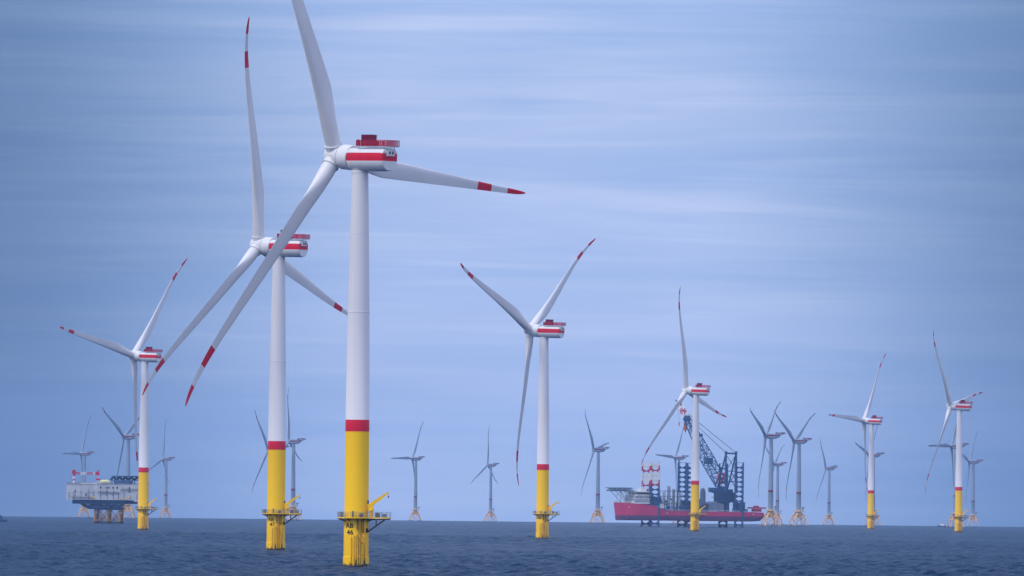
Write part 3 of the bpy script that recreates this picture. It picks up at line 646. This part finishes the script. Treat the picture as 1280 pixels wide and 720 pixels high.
# crane in its own frame: boom direction away to the left
cr = MB(); CX, CY = 35.5, 0
cr.tube((CX-2, CY, 15.1), (CX-2, CY, 22), 5.0, n=28); cr.tube((CX-2, CY, 22), (CX-2, CY, 24), 5.6, 7.8, n=28)
for z in (24, 28.4, 33): cr.box((CX-11, CY-8, z), (CX+9.5, CY+8, z+.5))
cr.box((CX-9, CY-6.5, 24.5), (CX+8.5, CY+6.5, 33)); cr.box((CX-15, CY-6, 33.5), (CX-2, CY+5, 38)); cr.box((CX-2, CY-5, 33.5), (CX+7, CY+6, 36.5))
for k in range(7): cr.box((CX-10+k*2.9, CY-8.1, 24.5), (CX-9.6+k*2.9, CY-7.8, 33.2))
crane = cr.build('crane', CRANEB, ship)
bd_w = Vector((-.56, .83, 0)); Ri = Matrix.Rotation(-math.radians(15), 3, 'Z'); bdir = (Ri @ bd_w).normalized(); sd = Vector((bdir.y, -bdir.x, 0)); O = Vector((CX, CY, 0))
def cp(f, s, z): return O + bdir*f + sd*s + Vector((0, 0, z))
foot = cp(5, 0, 39); tip = cp(79, 0, 121)
mb = MB(); N_ = 22; up = (tip-foot).normalized().cross(sd); up = up if up.z > 0 else -up; rings = []
for k in range(N_+1):
    t = k/N_; p = foot.lerp(tip, t); w = 11*(1-t)**.8*.5+1.1; h_ = (1.0+7.2*min(1, t/.30) if t < .3 else 8.2-6.4*((t-.3)/.7))/2
    rings.append([p+sd*w+up*h_, p-sd*w+up*h_, p-sd*w-up*h_, p+sd*w-up*h_])
for k in range(N_):
    mi = 0 if k < 18 else (1 if k % 2 else 2)
    for i in range(4):
        j = (i+1) % 4; mb.tube(rings[k][i], rings[k+1][i], .55, n=6, mi=mi); mb.tube(rings[k][i], rings[k][j], .28, n=4, mi=mi)
        mb.tube(rings[k][i] if k % 2 else rings[k][j], rings[k+1][j] if k % 2 else rings[k+1][i], .28, n=4, mi=mi)
mb.build('boom', [CRANEB, RAILRED, MWHITE], crane)
mb = MB(); p = foot.lerp(tip, .30); mb.box(Vector(p)-Vector((3.5, 3.5, 3)), Vector(p)+Vector((3.5, 3.5, 3))); mb.cut()
p = foot.lerp(tip, .80); mb.box(Vector(p)-Vector((2.6, 1.8, 2.8)), Vector(p)+Vector((2.6, 1.8, 2.8))); mb.cut()
p = foot.lerp(tip, .55)+up*6.5; mb.box(Vector(p)-Vector((1.8, 1, 1.6)), Vector(p)+Vector((1.8, 1, 1.6))); mb.tube(p, foot.lerp(tip, .55), .3, n=5); mb.cut()
mb.tube(tip, tip+Vector((-3, 0, 1.5)), .9, .4, n=6); build_each(mb, 'sheave_block', CRANEB, crane)
mb = MB()
TL, TR = cp(-10, 6, 71), cp(-10, -6, 71)
for s in (1, -1):
    T_ = cp(-10, 6*s, 71)
    mb.tube(cp(-11, 6.5*s, 33), T_, .95, n=8); mb.tube(cp(4, 6*s, 36), T_, .8, n=8); mb.tube(cp(-3.5, 6*s, 52), cp(-11, 6.3*s, 44), .4, n=6); mb.tube(cp(-6.5, 6*s, 60), cp(-10.5, 6.2*s, 58), .35, n=6)
    mb.tube(cp(-11, 6.5*s, 36), cp(-10.4, -6.3*s, 54), .35, n=6); mb.tube(cp(-10.4, 6.3*s, 54), cp(-10, -6*s, 70), .3, n=6)
mb.tube(TL, TR, .8, n=8); mb.tube(cp(-10.5, 6, 54), cp(-10.5, -6, 54), .45, n=6); mb.tube(cp(-10.8, 6, 44), cp(-10.8, -6, 44), .45, n=6)
for T_ in (TL, TR): mb.tube(T_-Vector((0,0,1)), T_+Vector((0,0,2)), 1.3, n=8)
mb.build('a_frame', CRANEB, crane)
mb = MB(); B8 = foot.lerp(tip, .84)
for s in (1, -1):
    T_ = cp(-10, 6*s, 71.5)
    for q_ in (.4, 1.4): mb.tube(T_+Vector((0,0,q_-.9)), B8+sd*s*(2.0+q_*.4)+up*2, .16, n=4); mb.cut()
mb.tube(tip, cp(77, 0, 100), .12, n=4); mb.cut(); mb.tube(B8, cp(68, 0, 98), .14, n=4); build_each(mb, 'wire_rope', ROPE, crane)
mb = MB(); H_ = cp(66.5, 0, 97); mb.box(H_-Vector((1.6, 1, 3.5)), H_+Vector((1.6, 1, 3.5))); mb.tube(H_-Vector((0,0,3.5)), H_-Vector((0,0,6)), .9, .4, n=8); mb.cut(); H2 = cp(77, 0, 99); mb.tube(H2+Vector((0,0,2)), H2-Vector((0,0,2)), .7, .3, n=8)
build_each(mb, 'hook_block', ORANGE, crane)
mb = MB(); p = foot.lerp(tip, .12)+sd*5; 
for s in (-1, 1): mb.tube(cp(10, s*3, 42), cp(4, s*3, 52), .9, n=8); mb.cut()
mb.box(cp(8, 5, 50)-Vector((1.5, 1.5, 1.5)), cp(8, 5, 50)+Vector((1.5, 1.5, 1.5))); build_each(mb, 'winch', RAILRED, crane)

# ------------------------------------------------------------------ boats
def boat(loc, rz, name, lab, L, dark):
    r = empty(name, loc, rz); tag(r, lab, 'boat')
    mb = MB(); S_ = [(-L/2, .9, 1.5), (-L*.2, 1, 1.5), (L*.2, .95, 1.7), (L*.38, .6, 2.0), (L*.5, .05, 2.4)]; W = L*.16; vs = []
    for x, w, z in S_: vs += [(x, -W*w*.6, -1), (x, -W*w, z), (x, W*w, z), (x, W*w*.6, -1)]
    mb.add(vs, [(k*4+i, k*4+(i+1) % 4, k*4+4+(i+1) % 4, k*4+4+i) for k in range(4) for i in range(4)]+[(0, 3, 2, 1), (16, 17, 18, 19)]); mb.build('hull', NAVY, r)
    mb = MB(); mb.box((-L*.05, -W*.75, 1.5), (L*.25, W*.75, 4.2)); mb.box((0, -W*.6, 4.2), (L*.2, W*.6, 5.6)); w = mb.build('wheelhouse', NAVY if dark else MWHITE, r)
    mb = MB(); mb.box((.2, -W*.62, 4.6), (L*.2+.1, W*.62, 5.2)); mb.build('window', GLASS, w)
    mb = MB(); mb.tube((L*.08, 0, 5.6), (L*.08, 0, 8.5), .12, n=5); mb.build('mast', STEEL, r)
    return r
boat((-413.5, 6887.6, -3.22), math.radians(-12), 'workboat', 'small dark workboat on the open sea, cut by the left edge of the picture', 17, True)
boat((559.1, 10985.8, -8.18), math.radians(160), 'crew_boat', 'tiny pale crew boat on the horizon just left of the rightmost monopile turbine', 17, False)

# ------------------------------------------------------------------ sea: one curved sheet out past the horizon
def make_sea():
    rr = np.concatenate([[2, 60, 150, 300, 500, 750, 1000, 1200, 1350], np.linspace(1450, 1690, 24),
                         np.arange(1700, 3000, 1.25), np.arange(3000, 4500, 2.5), np.arange(4500, 7500, 5.0), np.arange(7500, 12000, 14.0), np.arange(12000, 18001, 60.0)])
    fine = np.radians(np.linspace(-4.4, 4.4, 640)); step = fine[1]-fine[0]
    left = np.radians(np.array([-180, -165, -150, -135, -120, -105, -90, -75, -60, -45, -30, -22, -16, -12, -9, -7.5, -6.5, -5.8, -5.3, -5.0, -4.7]))
    right = -left[1:][::-1]
    th = np.concatenate([left, fine, right])
    R, T = np.meshgrid(rr, th, indexing='ij'); X = R*np.sin(T); Y = R*np.cos(T)
    Z = np.zeros_like(R)
    wind = math.radians(-50)
    for k in range(50):
        lam = 3.0*(1.062**k)*rng.uniform(.9, 1.1)           # 3.5 m .. 90 m
        amp = .027*lam**.52 * (1 if lam < 16 else (16/lam)**1.7)
        d = wind + rng.normal(0, .85); kx, ky = math.cos(d)*2*PI/lam, math.sin(d)*2*PI/lam
        ph = rng.uniform(0, 2*PI); a = kx*X + ky*Y + ph
        fade = np.clip((lam/ (2.6*np.maximum(1.25, np.interp(R, [3000, 3001, 4500, 4501, 7500, 7501, 12000, 12001], [1.25, 2.5, 2.5, 5, 5, 14, 14, 60])))-1)/.8, 0, 1)
        c = np.cos(a); Z += amp*fade*(c + .18*np.cos(2*a))
    gust = .8 + .35*np.sin(X/130+Y/900+1.3)*np.sin(Y/410-X/300+.5)
    edge = np.clip((math.radians(5.6)-np.abs(T))/math.radians(1.2), 0, 1); near = np.clip((R-1400)/300, 0, 1); far = np.clip((10000-R)/5000, 0, 1)
    Z = Z*gust*edge*near*far*.95 - R*R/(2*R_EARTH)
    nr, nt_ = R.shape; co = np.stack([X, Y, Z], -1).reshape(-1, 3).astype(np.float32)
    idx = np.arange(nr*nt_).reshape(nr, nt_)
    q_ = np.stack([idx[:-1, :-1], idx[:-1, 1:], idx[1:, 1:], idx[1:, :-1]], -1).reshape(-1, 4)[:, ::-1]
    cap = idx[0, ::-1]
    me = bpy.data.meshes.new('sea'); me.vertices.add(len(co)); me.vertices.foreach_set('co', co.ravel())
    nq = len(q_); me.loops.add(nq*4); me.loops.foreach_set('vertex_index', q_.ravel().astype(np.int32))
    me.polygons.add(nq); me.polygons.foreach_set('loop_start', np.arange(0, nq*4, 4, dtype=np.int32)); me.polygons.foreach_set('loop_total', np.full(nq, 4, dtype=np.int32))
    me.update(); me.polygons.foreach_set('use_smooth', np.ones(nq, dtype=bool)); me.validate()
    o = bpy.data.objects.new('sea', me); COL.objects.link(o); o['kind'] = 'structure'
    m, nt, b = new_mat('sea_water'); N = nt.nodes; L = nt.links
    geo = N.new('ShaderNodeNewGeometry')
    def noise(scale, det, mp):
        mm = N.new('ShaderNodeMapping'); mm.inputs['Scale'].default_value = mp; mm.inputs['Rotation'].default_value = (0, 0, math.radians(40))
        n = N.new('ShaderNodeTexNoise'); n.inputs['Scale'].default_value = scale; n.inputs['Detail'].default_value = det; n.inputs['Roughness'].default_value = .62
        L.new(geo.outputs['Position'], mm.inputs[0]); L.new(mm.outputs[0], n.inputs['Vector']); return n
    n1 = noise(.33, 6, (1, .6, 1)); n2 = noise(.06, 5, (1, .5, 1))
    ad = N.new('ShaderNodeMath'); ad.operation = 'MULTIPLY_ADD'; ad.inputs[1].default_value = 4.0; L.new(n2.outputs['Fac'], ad.inputs[0]); L.new(n1.outputs['Fac'], ad.inputs[2])
    bp = N.new('ShaderNodeBump'); bp.inputs['Distance'].default_value = 3.2; bp.inputs['Strength'].default_value = 1.0; L.new(ad.outputs[0], bp.inputs['Height']); L.new(bp.outputs[0], b.inputs['Normal'])
    b.inputs['Base Color'].default_value = (0.001, 0.029, 0.078, 1); b.inputs['Specular IOR Level'].default_value = .04; b.inputs['Roughness'].default_value = .25; b.inputs['IOR'].default_value = 1.333
    me.materials.append(m)
    return o
make_sea()

# ------------------------------------------------------------------ haze: one even box of sea air
HZ = 2.25e-5
mb = MB(); mb.box((-20000, -20000, -60), (20000, 20000, 235)); hz = mb.build('haze', WHITE); hz['kind'] = 'stuff'
m = bpy.data.materials.new('haze_air'); m.use_nodes = True; nt = m.node_tree; nt.nodes.clear()
out = nt.nodes.new('ShaderNodeOutputMaterial'); pv = nt.nodes.new('ShaderNodeVolumePrincipled')
pv.inputs['Color'].default_value = (0.44, 0.66, 1.0, 1); pv.inputs['Density'].default_value = HZ; pv.inputs['Anisotropy'].default_value = 0.0
nt.links.new(pv.outputs[0], out.inputs['Volume']); hz.data.materials[0] = m

# ------------------------------------------------------------------ sky and sun
SUN_EL, SUN_AZ = math.radians(50), math.radians(232)          # azimuth clockwise from +Y: behind the camera to the left
w = bpy.data.worlds.new('World'); SC.world = w; w.use_nodes = True; nt = w.node_tree; N = nt.nodes; L = nt.links; N.clear()
out = N.new('ShaderNodeOutputWorld'); bg = N.new('ShaderNodeBackground'); L.new(bg.outputs[0], out.inputs[0])
sky = N.new('ShaderNodeTexSky'); sky.sky_type = 'NISHITA'; sky.sun_disc = False; sky.sun_elevation = SUN_EL; sky.sun_rotation = SUN_AZ
sky.air_density = 1.0; sky.dust_density = 1.5
tc = N.new('ShaderNodeTexCoord'); sp = N.new('ShaderNodeSeparateXYZ'); L.new(tc.outputs['Generated'], sp.inputs[0])
def mapn(loc, scl): 
    a = N.new('ShaderNodeMapping'); a.inputs['Location'].default_value = loc; a.inputs['Scale'].default_value = scl; L.new(tc.outputs['Generated'], a.inputs[0]); return a
def noi(mp, det, rough=.5, dist=0.0):
    n = N.new('ShaderNodeTexNoise'); n.inputs['Scale'].default_value = 1; n.inputs['Detail'].default_value = det; n.inputs['Roughness'].default_value = rough; n.inputs['Distortion'].default_value = dist
    L.new(mp.outputs[0], n.inputs['Vector']); return n
c1 = noi(mapn((3.1, .7, 2.2), (12, 6, 170)), 6, .50, 1.0); c2 = noi(mapn((.4, 5, 7.1), (17, 10, 430)), 6, .55, 1.2); c3 = noi(mapn((9.3, 1, 1.7), (13, 5, 42)), 3)
def rng_(inp, a, b, c, d):
    r = N.new('ShaderNodeMapRange'); r.inputs[1].default_value = a; r.inputs[2].default_value = b; r.inputs[3].default_value = c; r.inputs[4].default_value = d; L.new(inp, r.inputs[0]); return r
def mth(op, a, b):
    n = N.new('ShaderNodeMath'); n.operation = op
    for k, q_ in enumerate((a, b)):
        if isinstance(q_, (int, float)): n.inputs[k].default_value = q_
        else: L.new(q_, n.inputs[k])
    return n.outputs[0]
s = mth('ADD', rng_(c1.outputs['Fac'], .36, .72, 0, .60).outputs[0], rng_(c2.outputs['Fac'], .46, .74, 0, .40).outputs[0])
cloud = N.new('ShaderNodeMix'); cloud.data_type = 'RGBA'
cloud.inputs[6].default_value = (3.75, 5.3, 9.1, 1); cloud.inputs[7].default_value = (6.3, 7.25, 10.3, 1); s = mth('MULTIPLY', s, rng_(sp.outputs['Z'], .004, .040, .45, 1.0).outputs[0]); L.new(s, cloud.inputs[0])
# sky colour darkened towards both sides to imitate lens vignetting
ax = mth('ABSOLUTE', mth('SUBTRACT', sp.outputs['X'], .004), 0)
vignette = rng_(ax, .014, .068, 1.0, .42)
vignette.interpolation_type = 'SMOOTHSTEP'
behind = rng_(sp.outputs['Y'], .2, .9, 1.45, 1.0)              # cloud behind the camera is brighter
tot = mth('MULTIPLY', rng_(c3.outputs['Fac'], .3, .7, .93, 1.05).outputs[0], mth('MAXIMUM', vignette.outputs[0], rng_(sp.outputs['Y'], .97, .99, 1, 0).outputs[0]))
tot = mth('MULTIPLY', tot, behind.outputs[0])
pw = N.new('ShaderNodeCombineXYZ')
for k_, e_ in enumerate((1.5, 1.12, .85)): L.new(mth('POWER', tot, e_), pw.inputs[k_])
mul = N.new('ShaderNodeMix'); mul.data_type = 'RGBA'; mul.blend_type = 'MULTIPLY'; mul.inputs[0].default_value = 1; L.new(cloud.outputs[2], mul.inputs[6]); L.new(pw.outputs[0], mul.inputs[7])
mix = N.new('ShaderNodeMix'); mix.data_type = 'RGBA'; mix.inputs[0].default_value = .90; L.new(sky.outputs[0], mix.inputs[6]); L.new(mul.outputs[2], mix.inputs[7])
L.new(mix.outputs[2], bg.inputs['Color']); bg.inputs['Strength'].default_value = .10
sl = bpy.data.lights.new('sun', 'SUN'); sl.energy = 1.9; sl.angle = math.radians(14); sl.color = (1.0, .93, .85)
so = bpy.data.objects.new('sun', sl); COL.objects.link(so)
dv = Vector((math.sin(SUN_AZ)*math.cos(SUN_EL), math.cos(SUN_AZ)*math.cos(SUN_EL), math.sin(SUN_EL)))
so.rotation_euler = dv.to_track_quat('Z', 'Y').to_euler(); so.location = (-200, -200, 100)

# ------------------------------------------------------------------ camera (300 mm lens)
cd = bpy.data.cameras.new('camera'); cam = bpy.data.objects.new('camera', cd); COL.objects.link(cam); SC.camera = cam
cd.lens = 300; cd.sensor_width = 36; cd.clip_start = 1; cd.clip_end = 60000
cam.matrix_world = Matrix.Translation((0, 0, CAM_H)) @ Matrix.Rotation(PI/2+math.radians(1.449), 4, 'X') @ Matrix.Rotation(math.radians(.6), 4, 'Z')
SC.view_settings.view_transform = 'Standard'; SC.view_settings.look = 'None'; SC.view_settings.exposure = 0; SC.view_settings.gamma = 1
SC.cycles.volume_bounces = 1; SC.cycles.max_bounces = 6; SC.cycles.use_denoising = True
